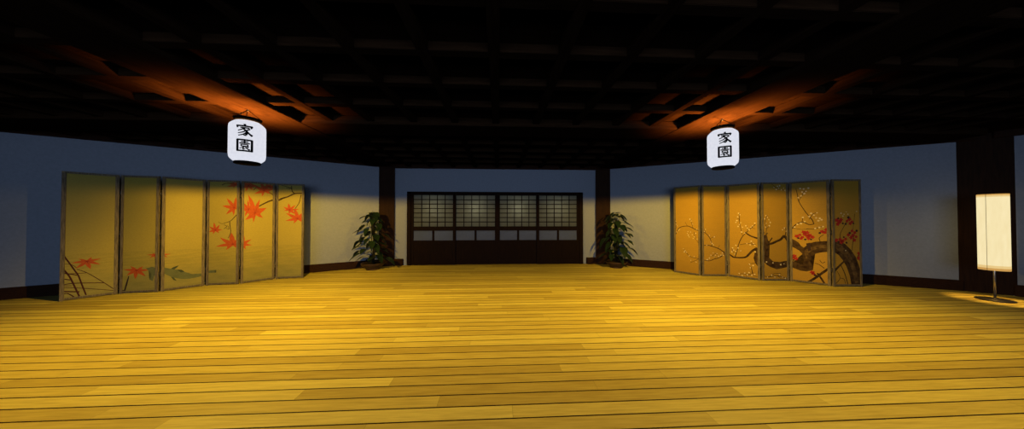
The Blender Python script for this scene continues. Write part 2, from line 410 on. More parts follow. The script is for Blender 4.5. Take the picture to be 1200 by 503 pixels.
# ------------------------------------------------------------------ folding screens
ART = {"PL":[[-7.056,4.719],[-6.704,5.154],[-6.155,5.26],[-5.803,5.695],[-5.254,5.801],[-4.902,6.236],[-4.353,6.342]],"PR":[[4.416,6.533],[4.755,6.049],[5.344,6.012],[5.682,5.528],[6.272,5.49],[6.61,5.006],[7.199,4.968]],"art":{"L0":[["s","twig",[0.016,0.016,0.016,0.016,0.016,0.016],[[0.027,0.781],[0.077,0.654],[0.143,0.477],[0.174,0.393],[0.209,0.228],[0.246,0.057]]],["s","twig",[0.018,0.018,0.018,0.018],[[0.03,0.539],[0.091,0.407],[0.134,0.254],[0.187,0.041]]],["s","twig",[0.014,0.014,0.014],[[0.031,0.451],[0.091,0.434],[0.162,0.4]]],["s","twig",[0.009,0.009],[[0.091,0.434],[0.252,0.425]]],["s","twig",[0.009,0.009,0.009,0.009],[[0.161,0.496],[0.252,0.425],[0.406,0.236],[0.52,0.08]]],["s","twig",[0.013,0.013,0.013],[[0.033,0.259],[0.139,0.271],[0.41,0.226]]],["s","twig",[0.009,0.009,0.009],[[0.033,0.215],[0.176,0.185],[0.52,0.07]]],["s","twig",[0.02,0.02],[[0.034,0.158],[0.183,0.121]]],["s","twig",[0.014,0.014,0.014],[[0.035,0.105],[0.083,0.116],[0.148,0.034]]],["s","twig",[0.016,0.016],[[0.032,0.362],[0.103,0.332]]],["s","twig",[0.008,0.008],[[0.033,0.25],[0.116,0.233]]],["s","twig",[0.007,0.007],[[0.028,0.682],[0.059,0.665]]],["s","twig",[0.007,0.007,0.007],[[0.029,0.605],[0.112,0.582],[0.16,0.519]]],["l","red",[0.25,0.62],[0.116,0.095],10]],"L1":[["l","red",[0.242,0.407],[0.157,0.11],-5],["l","red",[0.51,0.677],[0.106,0.059],0],["s","dark",[0.012,0.024,0.02],[[0.137,0.308],[0.111,0.176],[0.085,0.056]]],["s","dark",[0.014,0.014],[[0.094,0.056],[0.053,0.058]]],["p","koi",[[0.37,0.443],[0.417,0.448],[0.455,0.464],[0.513,0.437],[0.515,0.313],[0.487,0.29],[0.472,0.204],[0.426,0.231],[0.452,0.304],[0.447,0.353],[0.409,0.392]]]],"L2":[["l","red",[0.018,0.673],[0.084,0.065],0],["p","koi",[[0.017,0.439],[0.048,0.437],[0.126,0.405],[0.206,0.373],[0.288,0.321],[0.389,0.26],[0.565,0.247],[0.565,0.214],[0.459,0.187],[0.356,0.176],[0.256,0.189],[0.159,0.227],[0.046,0.327],[0.018,0.332]]],["p","koidark",[[0.126,0.403],[0.16,0.431],[0.221,0.452],[0.197,0.412],[0.167,0.384]]],["p","koidark",[[0.197,0.379],[0.254,0.365],[0.291,0.323],[0.247,0.315]]],["p","koidark",[[0.13,0.25],[0.162,0.232],[0.2,0.164],[0.159,0.187]]]],"L3":[["p","koi",[[0.006,0.282],[0.094,0.3],[0.177,0.304],[0.138,0.284],[0.178,0.25],[0.094,0.254],[0.007,0.242]]],["s","bark",[0.02,0.015,0.012,0.01,0.008,0.006],[[0.527,1.432],[0.49,1.397],[0.406,1.293],[0.321,1.256],[0.263,1.235],[0.204,1.266]]],["s","bark",[0.015,0.013,0.011,0.009],[[0.39,1.267],[0.395,1.184],[0.409,1.067],[0.369,0.944]]],["s","bark",[0.01,0.005],[[0.404,1.043],[0.458,0.943]]],["s","bark",[0.008,0.008,0.008],[[0.295,1.214],[0.343,1.179],[0.295,1.132]]],["s","bark",[0.008,0.008,0.008],[[0.354,1.199],[0.379,1.126],[0.331,1.141]]],["l","red",[0.474,2.026],[0.129,0.087],200],["l","red",[0.462,1.557],[0.153,0.172],215],["l","red",[0.154,1.105],[0.106,0.109],190],["l","red",[0.443,0.817],[0.225,0.161],185],["s","bark",[0.012,0.012,0.012],[[0.254,2.02],[0.312,2.052],[0.448,2.063]]]],"L4":[["l","red",[0.025,0.812],[0.152,0.14],170],["s","bark",[0.034,0.028,0.022,0.017,0.014],[[0.53,1.759],[0.425,1.704],[0.294,1.61],[0.168,1.509],[0.088,1.461]]],["s","bark",[0.016,0.014,0.012,0.01],[[0.53,1.844],[0.423,1.926],[0.307,1.993],[0.147,2.075]]],["s","bark",[0.01,0.01,0.01],[[0.307,1.993],[0.242,1.998],[0.195,1.94]]],["l","red",[0.223,1.457],[0.163,0.27],205],["l","red",[0.117,2.019],[0.108,0.155],190],["l","red",[0.365,1.943],[0.145,0.16],200],["l","red",[0.121,1.53],[0.092,0.159],230],["l","red",[0.448,2.028],[0.102,0.073],170]],"L5":[["s","bark",[0.034,0.039,0.034,0.028,0.024,0.026],[[0.022,1.727],[0.079,1.757],[0.127,1.787],[0.234,1.828],[0.37,1.9],[0.519,1.907]]],["s","bark",[0.022,0.018,0.014],[[0.374,1.897],[0.315,1.951],[0.302,2.07]]],["s","bark",[0.018,0.014,0.01],[[0.31,2.006],[0.222,2.049],[0.115,2.076]]],["s","bark",[0.012,0.012],[[0.271,2.0],[0.203,2.021]]],["s","bark",[0.018,0.014,0.011,0.009],[[0.486,1.872],[0.451,1.694],[0.364,1.532],[0.39,1.424]]],["l","red",[0.266,1.531],[0.138,0.112],140],["l","red",[0.425,1.337],[0.198,0.154],190]],"R0":[["s","bark",[0.012,0.015,0.015,0.016,0.017,0.014],[[0.025,0.863],[0.077,1.003],[0.142,1.114],[0.31,1.156],[0.449,1.096],[0.552,1.043]]],["s","bark",[0.008,0.008,0.008],[[0.382,1.331],[0.404,1.226],[0.426,1.111]]],["s","bark",[0.007,0.007,0.007],[[0.044,1.303],[0.068,1.194],[0.057,1.068]]],["s","bark",[0.01,0.01,0.01,0.01],[[0.235,0.581],[0.352,0.433],[0.453,0.408],[0.556,0.394]]],["s","bark",[0.008,0.008,0.008],[[0.374,0.288],[0.466,0.342],[0.556,0.405]]],["s","bark",[0.007,0.007,0.007],[[0.448,1.018],[0.483,0.863],[0.537,0.763]]],["s","bark",[0.006,0.006],[[0.31,1.156],[0.264,1.251]]],["d","blossom",0.011,[[0.068,1.194],[0.053,1.265],[0.088,1.156],[0.117,1.048],[0.077,1.003],[0.141,1.07],[0.309,0.98],[0.346,0.897],[0.379,1.015],[0.411,0.953],[0.457,0.904],[0.484,0.988],[0.51,0.855],[0.429,0.86],[0.328,0.939],[0.395,1.279],[0.368,1.321],[0.422,1.206],[0.503,1.083],[0.22,0.601],[0.258,0.556],[0.287,0.522],[0.239,0.528],[0.343,0.443],[0.444,0.433],[0.379,0.342],[0.488,0.314],[0.319,1.023]]]],"R1":[["s","bark",[0.012,0.013,0.014,0.012,0.01],[[0.011,1.024],[0.093,0.998],[0.168,0.921],[0.223,0.809],[0.242,0.691]]],["s","bark",[0.016,0.017,0.018,0.019,0.02],[[0.008,0.701],[0.115,0.716],[0.217,0.701],[0.419,0.624],[0.545,0.527]]],["s","bark",[0.018,0.016,0.015,0.014,0.012],[[0.545,0.527],[0.417,0.435],[0.29,0.394],[0.163,0.353],[0.006,0.383]]],["s","bark",[0.007,0.007,0.007],[[0.24,0.46],[0.317,0.522],[0.367,0.486]]],["s","bark",[0.007,0.007],[[0.316,0.409],[0.266,0.486]]],["s","bark",[0.007,0.007],[[0.093,0.998],[0.073,1.101]]],["s","bark",[0.007,0.007],[[0.193,0.87],[0.285,0.911]]],["s","bark",[0.007,0.007],[[0.369,0.64],[0.42,0.717]]],["d","blossom",0.012,[[0.266,0.537],[0.316,0.486],[0.352,0.522],[0.392,0.461],[0.443,0.486],[0.474,0.538],[0.215,0.486],[0.179,0.419],[0.128,0.383],[0.291,0.45],[0.093,1.085],[0.067,1.034],[0.184,0.947],[0.243,0.757],[0.213,0.788],[0.273,0.727],[0.12,0.716],[0.494,0.486],[0.295,0.911],[0.051,0.932]]]],"R2":[["s","bark",[0.022,0.027,0.031,0.034,0.038,0.043,0.05],[[0.029,0.536],[0.085,0.481],[0.145,0.452],[0.32,0.472],[0.396,0.554],[0.452,0.632],[0.528,0.692]]],["s","bark",[0.016,0.015,0.014,0.014,0.013,0.012],[[0.153,0.468],[0.186,0.607],[0.226,0.785],[0.286,0.937],[0.381,1.064],[0.504,1.213]]],["s","bark",[0.01,0.009,0.009,0.008],[[0.232,1.457],[0.235,1.308],[0.249,1.159],[0.286,0.952]]],["s","bark",[0.022,0.028,0.034],[[0.332,1.028],[0.418,0.959],[0.53,0.912]]],["s","bark",[0.009,0.009,0.009],[[0.246,0.751],[0.379,0.786],[0.515,0.768]]],["s","bark",[0.009,0.009,0.009],[[0.386,0.32],[0.449,0.357],[0.526,0.377]]],["s","bark",[0.012,0.012,0.012],[[0.423,0.276],[0.437,0.22],[0.451,0.136]]],["s","bark",[0.01,0.01,0.01,0.01],[[0.201,0.085],[0.336,0.107],[0.429,0.098],[0.523,0.081]]],["s","bark",[0.008,0.008],[[0.335,0.058],[0.466,0.153]]],["s","bark",[0.007,0.007,0.007],[[0.165,0.505],[0.106,0.599],[0.095,0.664]]],["s","bark",[0.007,0.007],[[0.235,1.308],[0.192,1.372]]],["s","bark",[0.007,0.007],[[0.381,1.064],[0.364,1.161]]],["s","bark",[0.007,0.007],[[0.445,1.139],[0.503,1.112]]],["s","bark",[0.008,0.008],[[0.456,0.753],[0.435,0.824]]],["p","bark",[[0.536,0.712],[0.507,0.671],[0.484,0.563],[0.469,0.475],[0.49,0.382],[0.532,0.306]]],["d","blossom",0.012,[[0.192,1.292],[0.221,1.457],[0.244,1.422],[0.204,1.372],[0.258,1.243],[0.234,1.203],[0.172,1.252],[0.21,1.158],[0.288,1.145],[0.345,1.176],[0.371,1.127],[0.4,1.089],[0.431,1.149],[0.46,1.178],[0.497,1.237],[0.325,1.013],[0.271,1.035],[0.107,0.665],[0.127,0.616],[0.094,0.573],[0.166,0.59],[0.206,0.673],[0.252,0.613],[0.146,0.528],[0.36,0.785],[0.416,0.76],[0.471,0.793],[0.435,0.839],[0.493,0.756],[0.221,0.098],[0.271,0.067],[0.317,0.124],[0.362,0.092],[0.392,0.146],[0.436,0.095],[0.484,0.122],[0.401,0.331],[0.46,0.31],[0.415,0.256],[0.278,0.049],[0.167,0.73],[0.499,0.613]]]],"R3":[["p","bark",[[0.005,0.898],[0.035,0.958],[0.074,0.987],[0.123,0.977],[0.141,0.874],[0.18,0.84],[0.159,0.751],[0.148,0.603],[0.166,0.495],[0.243,0.417],[0.383,0.407],[0.554,0.437],[0.552,0.3],[0.43,0.27],[0.318,0.25],[0.183,0.299],[0.106,0.348],[0.048,0.406],[-0.001,0.396]]],["s","bark",[0.05,0.048,0.046,0.048,0.054,0.06],[[0.13,0.78],[0.243,0.81],[0.326,0.85],[0.414,0.889],[0.483,0.958],[0.56,0.879]]],["s","bark",[0.02,0.015,0.01],[[0.502,0.958],[0.523,1.047],[0.519,1.135]]],["s","bark",[0.01,0.01,0.01,0.01],[[0.094,0.987],[0.115,1.12],[0.088,1.268],[0.128,1.402]]],["s","bark",[0.008,0.008],[[0.115,1.12],[0.184,1.184]]],["s","bark",[0.008,0.008,0.008,0.008],[[0.234,2.084],[0.355,1.985],[0.5,1.945],[0.574,1.955]]],["s","bark",[0.008,0.008],[[0.355,1.985],[0.429,2.044]]],["s","bark",[0.012,0.012,0.012,0.012],[[0.015,0.112],[0.161,0.087],[0.331,0.113],[0.539,0.054]]],["s","bark",[0.009,0.009,0.009],[[0.161,0.087],[0.259,0.152],[0.405,0.162]]],["s","bark",[0.008,0.008],[[0.331,0.113],[0.451,0.015]]],["s","bark",[0.03,0.03],[[0.045,0.987],[0.056,1.046]]],["s","bark",[0.024,0.024],[[0.15,0.8],[0.229,0.923]]],["s","bark",[0.02,0.02],[[0.104,0.987],[0.133,1.027]]],["d","blossom",0.013,[[0.104,1.402],[0.137,1.362],[0.079,1.332],[0.166,1.313],[0.195,1.254],[0.107,1.234],[0.174,1.184],[0.096,1.155],[0.282,2.009],[0.33,1.965],[0.379,1.994],[0.437,1.955],[0.486,1.994],[0.515,1.945],[0.404,2.044],[0.355,2.034],[0.455,1.096],[0.495,1.135],[0.533,1.066],[0.242,0.387],[0.407,0.348],[0.475,0.368],[0.122,0.082],[0.21,0.122],[0.277,0.083],[0.375,0.132],[0.442,0.083],[0.5,0.054],[0.106,0.407]]],["d","flower",0.02,[[0.555,0.555],[0.559,0.496],[0.547,0.653]]]],"R4":[["p","bark",[[0.02,0.92],[0.088,0.885],[0.147,0.831],[0.18,0.766],[0.219,0.731],[0.271,0.793],[0.303,0.833],[0.379,0.866],[0.465,0.882],[0.555,0.897],[0.553,0.678],[0.463,0.66],[0.376,0.619],[0.326,0.562],[0.306,0.456],[0.337,0.367],[0.342,0.283],[0.256,0.242],[0.168,0.247],[0.082,0.282],[0.014,0.311],[0.015,0.449],[0.076,0.427],[0.15,0.388],[0.202,0.376],[0.216,0.473],[0.198,0.6],[0.152,0.668],[0.086,0.72],[0.018,0.763]]],["p","barklight",[[0.228,0.675],[0.293,0.747],[0.403,0.794],[0.53,0.822],[0.53,0.758],[0.408,0.729],[0.321,0.674],[0.275,0.594],[0.255,0.497],[0.23,0.57]]],["p","barkdark",[[0.252,0.82],[0.31,0.843],[0.321,0.684],[0.282,0.661]]],["s","bark",[0.009,0.01,0.011,0.012,0.013,0.015,0.016],[[0.118,1.974],[0.137,1.851],[0.156,1.705],[0.213,1.558],[0.283,1.414],[0.339,1.319],[0.364,1.235]]],["s","bark",[0.018,0.016,0.015,0.015,0.018,0.02],[[0.364,1.226],[0.297,1.215],[0.217,1.266],[0.151,1.246],[0.09,1.187],[0.021,1.067]]],["s","bark",[0.008,0.008,0.008],[[0.156,1.705],[0.206,1.822],[0.24,1.916]]],["s","bark",[0.01,0.01,0.01],[[0.264,1.129],[0.369,1.127],[0.483,1.186]]],["s","bark",[0.008,0.008,0.008],[[0.076,1.138],[0.183,1.112],[0.296,1.125]]],["s","bark",[0.008,0.008,0.008],[[0.298,1.319],[0.353,1.427],[0.403,1.459]]],["s","bark",[0.04,0.04,0.04,0.04],[[0.263,0.016],[0.372,0.129],[0.459,0.237],[0.549,0.342]]],["s","bark",[0.03,0.03,0.03],[[0.404,0.228],[0.452,0.134],[0.493,0.041]]],["s","bark",[0.012,0.012,0.012],[[0.375,0.428],[0.43,0.407],[0.496,0.343]]],["s","bark",[0.009,0.009,0.009],[[0.437,0.501],[0.467,0.445],[0.506,0.473]]],["s","bark",[0.008,0.008],[[0.201,1.266],[0.212,1.367]]],["s","bark",[0.01,0.01,0.01],[[0.447,0.871],[0.435,0.949],[0.49,1.012]]],["d","blossom",0.014,[[0.207,1.894],[0.236,1.859],[0.19,1.814],[0.262,1.904],[0.178,1.969],[0.15,1.778],[0.328,1.446],[0.365,1.408],[0.409,1.455],[0.445,1.343],[0.469,1.315],[0.302,1.38],[0.396,1.352],[0.184,1.237],[0.237,1.276],[0.131,1.217],[0.09,1.157],[0.382,1.137],[0.437,1.157],[0.486,1.177],[0.212,1.362],[0.295,1.968],[0.23,1.955],[0.426,1.296]]],["d","flower",0.03,[[0.122,0.965],[0.165,0.996],[0.201,0.95],[0.234,1.009],[0.273,0.973],[0.305,0.993],[0.342,0.958],[0.222,1.056],[0.267,1.048],[0.181,0.92],[0.291,0.926],[0.473,1.076],[0.509,1.059],[0.533,1.114],[0.084,0.545],[0.104,0.489],[0.057,0.503],[0.348,0.209],[0.335,0.235]]],["d","dark",0.02,[[0.142,0.927],[0.323,0.91],[0.24,0.904],[0.442,1.047],[0.07,0.456],[0.372,0.185],[0.044,0.56]]]],"R5":[["p","bark",[[0.026,0.917],[0.124,0.899],[0.257,0.836],[0.366,0.728],[0.457,0.584],[0.517,0.417],[0.567,0.259],[0.591,0.044],[0.368,0.025],[0.336,0.214],[0.277,0.394],[0.207,0.52],[0.129,0.619],[0.023,0.691]]],["p","barklight",[[0.079,0.845],[0.19,0.809],[0.308,0.692],[0.403,0.52],[0.471,0.304],[0.494,0.079],[0.44,0.07],[0.399,0.282],[0.322,0.484],[0.218,0.642],[0.077,0.746]]],["s","bark",[0.05,0.04,0.03],[[0.017,0.28],[0.116,0.384],[0.243,0.507]]],["s","bark",[0.016,0.016,0.016],[[0.17,0.416],[0.239,0.259],[0.298,0.052]]],["s","bark",[0.01,0.01,0.01],[[0.093,0.303],[0.148,0.168],[0.067,0.06]]],["s","bark",[0.01,0.01,0.01],[[0.148,0.168],[0.224,0.146],[0.253,0.06]]],["s","bark",[0.007,0.007,0.007],[[0.453,1.434],[0.433,1.275],[0.413,1.117]]],["s","bark",[0.01,0.01,0.01,0.01],[[0.177,0.845],[0.162,1.017],[0.24,1.184],[0.309,1.298]]],["s","bark",[0.01,0.01,0.01],[[0.388,0.71],[0.409,0.891],[0.438,1.026]]],["s","bark",[0.012,0.012],[[0.475,0.552],[0.521,0.642]]],["d","flower",0.032,[[0.104,1.307],[0.157,1.275],[0.12,1.23],[0.184,1.316],[0.3,1.289],[0.345,1.325],[0.397,1.275],[0.361,1.243],[0.394,1.094],[0.447,1.062],[0.411,1.008],[0.473,0.981],[0.375,0.963],[0.436,0.913],[0.16,0.927],[0.213,0.899],[0.267,0.936],[0.186,0.872],[0.512,0.656],[0.547,0.611],[0.519,0.557],[0.322,1.017],[0.089,0.913]]],["d","dark",0.022,[[0.219,1.243],[0.272,1.234],[0.424,1.243],[0.327,1.361],[0.349,1.053],[0.484,1.099],[0.133,0.881],[0.284,0.863],[0.232,0.972],[0.545,0.521],[0.131,1.343]]],["d","blossom",0.011,[[0.289,1.47],[0.244,1.425],[0.32,1.425],[0.186,1.443],[0.49,1.479],[0.264,0.71],[0.221,1.388]]]]}}
def clip(poly, x0, x1, y0, y1):
    def cut(ps, f, inter):
        o = []
        for i in range(len(ps)):
            a, c = ps[i-1], ps[i]
            fa, fc = f(a), f(c)
            if fa != fc: o.append(inter(a, c))
            if fc: o.append(c)
        return o
    def ix(v):
        return lambda a, c: (v, a[1]+(c[1]-a[1])*(v-a[0])/(c[0]-a[0]))
    def iy(v):
        return lambda a, c: (a[0]+(c[0]-a[0])*(v-a[1])/(c[1]-a[1]), v)
    for f, g in ((lambda p: p[0] >= x0, ix(x0)), (lambda p: p[0] <= x1, ix(x1)), (lambda p: p[1] >= y0, iy(y0)), (lambda p: p[1] <= y1, iy(y1))):
        poly = cut(poly, f, g)
        if len(poly) < 3: return []
    return poly
def smooth(pts, ws):
    out, ow = [], []
    n = len(pts)
    for i in range(n-1):
        p0 = pts[max(i-1, 0)]; p1 = pts[i]; p2 = pts[i+1]; p3 = pts[min(i+2, n-1)]
        for k in range(4):
            t = k/4
            out.append(tuple(.5*((2*p1[j])+(-p0[j]+p2[j])*t+(2*p0[j]-5*p1[j]+4*p2[j]-p3[j])*t*t+(-p0[j]+3*p1[j]-3*p2[j]+p3[j])*t**3) for j in (0, 1)))
            ow.append(ws[i]+(ws[i+1]-ws[i])*t)
    out.append(tuple(pts[-1])); ow.append(ws[-1])
    return out, ow
def maple(c, ext, ang):
    rnd = random.Random(int(c[0]*1000)+int(c[1]*777))
    lobes = [(-140, .62), (-95, .86), (-45, .95), (0, 1.08), (45, .95), (95, .86), (140, .62)]
    pts = []
    for i, (a, r) in enumerate(lobes):
        r *= rnd.uniform(1.25, 1.5)
        pts.append((a-24 if i else a-15, .50)); pts.append((a-11, r*.62)); pts.append((a+rnd.uniform(-3, 3), r)); pts.append((a+11, r*.62))
    pts.append((155, .36)); pts.append((180, .2))
    o = []
    for a, r in pts:
        t = math.radians(a+ang-90)
        o.append((c[0]+ext[0]*r*math.cos(t), c[1]+ext[1]*r*math.sin(t)))
    ve = []
    for a, r in lobes:
        t = math.radians(a+ang-90)
        ve.append(((c[0], c[1]), (c[0]+ext[0]*r*.75*math.cos(t), c[1]+ext[1]*r*.75*math.sin(t))))
    return o, ve
SH = 2.115   # screen height
FT = .016
def make_screen(name, label, pts, arts, gold, key):
    cx = sum(p[0] for p in pts)/7; cy = sum(p[1] for p in pts)/7
    root = empty(name, (cx, cy, 0))
    tag(root, label, 'folding screen', None)
    for i in range(6):
        A = Vector((pts[i][0]-cx, pts[i][1]-cy, 0)); B = Vector((pts[i+1][0]-cx, pts[i+1][1]-cy, 0))
        t = B-A; w = t.length; a = math.atan2(t.y, t.x)
        g = .013
        bw, bt = .042, .034
        pm = MB()
        pm.box(g+bw*.5, w-g-bw*.5, -.008, .008, .03, SH-.03)
        layer = [0]
        x0, x1, z0, z1 = g+bw*.8, w-g-bw*.8, bt*.8+.01, SH-bt*.8
        def put(poly, col, dz):
            pl = clip(poly, x0, x1, z0, z1)
            # drop doubled points
            q = [p for j, p in enumerate(pl) if abs(p[0]-pl[j-1][0])+abs(p[1]-pl[j-1][1]) > 1e-6]
            if len(q) < 3: return
            vs = [pm.bm.verts.new((p[0], -.0085-dz, p[1])) for p in q]
            f = pm.bm.faces.new(vs); f.material_index = 1+pm.mi(INKS[col])
            if f.normal.y > 0: f.normal_flip()
            f.normal_update()
            if f.normal.y > 0: f.normal_flip()
        for it in arts.get(key+str(i), []):
            layer[0] += 1
            dz = .0002+layer[0]*.00006
            if it[0] == 's':
                ps, ws = smooth(it[3], it[2])
                for j in range(len(ps)-1):
                    p, q = ps[j], ps[j+1]
                    dx, dy = q[0]-p[0], q[1]-p[1]; L = math.hypot(dx, dy) or 1e-6
                    nx, ny = -dy/L, dx/L
                    e = min(.25*ws[j], .3*L)
                    a1, a2 = ws[j]/2, ws[j+1]/2
                    ex, ey = dx/L*e, dy/L*e
                    put([(p[0]+nx*a1-ex, p[1]+ny*a1-ey), (p[0]-nx*a1-ex, p[1]-ny*a1-ey), (q[0]-nx*a2+ex, q[1]-ny*a2+ey), (q[0]+nx*a2+ex, q[1]+ny*a2+ey)], it[1], dz)
            elif it[0] == 'p':
                P = [tuple(p) for p in it[2]]
                # triangulate concave outlines
                tb = bmesh.new(); f = tb.faces.new([tb.verts.new((p[0], 0, p[1])) for p in P])
                r = bmesh.ops.triangulate(tb, faces=[f])
                for tf in tb.faces: put([(v.co.x, v.co.z) for v in tf.verts], it[1], dz)
                tb.free()
            elif it[0] == 'l':
                o, ve = maple(it[2], it[3], it[4])
                n = len(o)
                for j in range(n): put([tuple(it[2]), o[j], o[(j+1) % n]], it[1], dz)
                for p, q in ve:
                    dx, dy = q[0]-p[0], q[1]-p[1]; L = math.hypot(dx, dy); nx, ny = -dy/L*.0035, dx/L*.0035
                    put([(p[0]+nx, p[1]+ny), (p[0]-nx, p[1]-ny), q], 'vein', dz+.0001)
            elif it[0] == 'd':
                rnd = random.Random(i*31+len(it[3]))
                for p in it[3]:
                    r = it[2]*rnd.uniform(1.0, 1.55); ph = rnd.uniform(0, 2)
                    n = 10
                    o = [(p[0]+r*(1 if j % 2 else .62)*math.cos(ph+2*PI*j/n), p[1]+r*(1 if j % 2 else .62)*math.sin(ph+2*PI*j/n)) for j in range(n)]
                    for j in range(n): put([tuple(p), o[j], o[(j+1) % n]], it[1], dz)
        pm.mats.insert(0, gold)
        po = pm.build('panel', None, root, recalc=False)
        po.location = A; po.rotation_euler = (0, 0, a)
        fr = MB()
        fr.box(g, g+bw, -FT, FT, 0, SH, None, .004); fr.box(w-g-bw, w-g, -FT, FT, 0, SH, None, .004)
        fr.box(g+bw, w-g-bw, -FT, FT, SH-bt, SH, None, .004); fr.box(g+bw, w-g-bw, -FT, FT, .012, .012+bt, None, .004)
        fr.build('frame', FRAME, po)
    for i in range(1, 6):
        for z in (.32, 1.06, 1.80):
            h = MB(); h.lathe([(.0085, -.045), (.0085, .045)], 10)
            ho = h.build('hinge', IRON, root); ho.location = (pts[i][0]-cx, pts[i][1]-cy, z)
    return root
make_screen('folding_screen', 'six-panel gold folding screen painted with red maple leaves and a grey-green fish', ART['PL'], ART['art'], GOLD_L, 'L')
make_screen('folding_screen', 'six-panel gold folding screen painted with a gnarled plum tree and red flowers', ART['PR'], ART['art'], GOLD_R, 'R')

# ------------------------------------------------------------------ hanging paper lanterns
# brush strokes of the two characters in a unit square: (width start, width end, points)
GLYPH = {
 '\u5bb6': [(.10, .09, [(0, .52), (.02, .36)]), (.10, .07, [(-.47, .40), (-.44, .18)]), (.085, .085, [(-.49, .345), (.49, .345)]), (.10, .06, [(.46, .37), (.37, .17)]),
   (.07, .07, [(-.27, .20), (.29, .20)]), (.08, .05, [(.02, .20), (-.16, .06), (-.42, -.06)]), (.08, .09, [(-.07, .09), (.08, -.03), (.13, -.22), (.09, -.40)]), (.09, .05, [(.10, -.42), (-.08, -.42)]),
   (.075, .045, [(.07, -.03), (-.14, -.18), (-.42, -.27)]), (.075, .045, [(.12, -.17), (-.10, -.36), (-.40, -.47)]), (.075, .06, [(.33, .13), (.10, -.01)]), (.06, .11, [(.11, -.04), (.25, -.24), (.47, -.43)])],
 '\u5712': [(.10, .10, [(-.45, .50), (-.45, -.50)]), (.10, .10, [(.45, .50), (.45, -.50)]), (.085, .085, [(-.49, .46), (.49, .46)]), (.085, .085, [(-.49, -.46), (.49, -.46)]),
   (.06, .06, [(-.23, .31), (.23, .31)]), (.07, .07, [(0, .40), (0, .18)]), (.065, .065, [(-.33, .175), (.33, .175)]),
   (.06, .06, [(-.20, .09), (-.20, -.09)]), (.06, .06, [(.20, .09), (.20, -.09)]), (.055, .055, [(-.22, .065), (.22, .065)]), (.055, .055, [(-.22, -.075), (.22, -.075)]),
   (.065, .04, [(.02, -.08), (-.12, -.19), (-.32, -.26)]), (.065, .065, [(-.08, -.15), (-.08, -.36)]), (.06, .04, [(-.10, -.35), (.06, -.28)]), (.055, .045, [(.27, -.11), (.09, -.20)]), (.05, .08, [(.04, -.12), (.16, -.26), (.33, -.37)])]}
LR = .180
def lantern_profile():
    pr = [(.126, 2.074), (.146, 2.092), (.166, 2.114), (.176, 2.132), (LR, 2.165)]
    pr += [(LR, 2.18+.04*k) for k in range(1, 8)]
    pr += [(LR, 2.505), (.177, 2.535), (.166, 2.556), (.144, 2.579), (.122, 2.597), (.06, 2.603), (.002, 2.605)]
    return pr
def make_lantern(x, y, label, rz):
    root = empty('paper_lantern', (x, y, 2.05), rz)
    tag(root, label, 'lantern', 'hanging paper lanterns')
    Z = -2.05
    p = MB(); prof = [(r, z+Z) for r, z in lantern_profile()]
    n = 40
    rings = []
    for r, z in prof:
        rings.append([p.bm.verts.new(((r-(.0022 if k % 2 else 0))*math.cos(2*PI*k/n), (r-(.0022 if k % 2 else 0))*math.sin(2*PI*k/n), z)) for k in range(n)])
    for a, c in zip(rings[:-1], rings[1:]):
        for k in range(n):
            f = p.bm.faces.new((a[k], a[(k+1) % n], c[(k+1) % n], c[k])); f.smooth = True
    p.build('paper_shade', LPAPER, root)
    q = MB()   # open black ring on top
    q.lathe([(.1165, 2.597+Z), (.1195, 2.597+Z), (.141, 2.641+Z), (.138, 2.641+Z), (.1165, 2.597+Z)], 40, caps=False)
    q.build('top_ring', BLACK, root)
    q = MB()
    q.lathe([(.02, 2.050+Z), (.126, 2.050+Z), (.131, 2.056+Z), (.131, 2.074+Z), (.126, 2.079+Z), (.02, 2.079+Z)], 40)
    q.build('bottom_disc', BLACK, root)
    for k in range(3):
        a = PI/2+2*PI*k/3+.35
        c = MB(); c.tube([(.132*math.cos(a), .132*math.sin(a), 2.64+Z), (.003*math.cos(a), .003*math.sin(a), 2.755+Z)], .0045, 6); c.build('cord', BLACK, root)
    c = MB(); c.lathe([(.004, 2.735+Z), (.010, 2.742+Z), (.010, 2.752+Z), (.016, 2.758+Z), (.016, 2.7615+Z)], 12); c.build('ceiling_hook', IRON, root)
    for ch, zc, hw in (('\u5bb6', 2.448, .150), ('\u5712', 2.258, .148)):
        g = MB()
        for w0, w1, pts in GLYPH[ch]:
            if len(pts) > 2: pts, ws = smooth(pts, [w0+(w1-w0)*i/(len(pts)-1) for i in range(len(pts))])
            else: ws = [w0, w1]
            L_, R_ = [], []
            for i in range(len(pts)):
                p, q = pts[max(i-1, 0)], pts[min(i+1, len(pts)-1)]
                dx, dy = q[0]-p[0], q[1]-p[1]; ln = math.hypot(dx, dy); nx, ny = -dy/ln*ws[i]*.80, dx/ln*ws[i]*.80
                L_.append(g.bm.verts.new(((pts[i][0]+nx)*hw, 0, (pts[i][1]+ny)*hw))); R_.append(g.bm.verts.new(((pts[i][0]-nx)*hw, 0, (pts[i][1]-ny)*hw)))
            for i in range(len(pts)-1): g.bm.faces.new((L_[i], R_[i], R_[i+1], L_[i+1]))
        for k in range(-5, 6):
            bmesh.ops.bisect_plane(g.bm, geom=g.bm.verts[:]+g.bm.edges[:]+g.bm.faces[:], plane_co=(k*.014, 0, 0), plane_no=(1, 0, 0))
        for v in g.bm.verts:
            ang = v.co.x/LR
            v.co = Vector(((LR+.0012)*math.sin(ang), -(LR+.0012)*math.cos(ang), zc+v.co.z+Z))
        g.build('character', INK, root)
    return root
LX, LY = 3.225, 3.665
make_lantern(-LX, LY, 'white paper lantern hanging above the maple-leaf screen', math.radians(33))
make_lantern(LX, LY, 'white paper lantern hanging above the plum-tree screen', math.radians(-33))

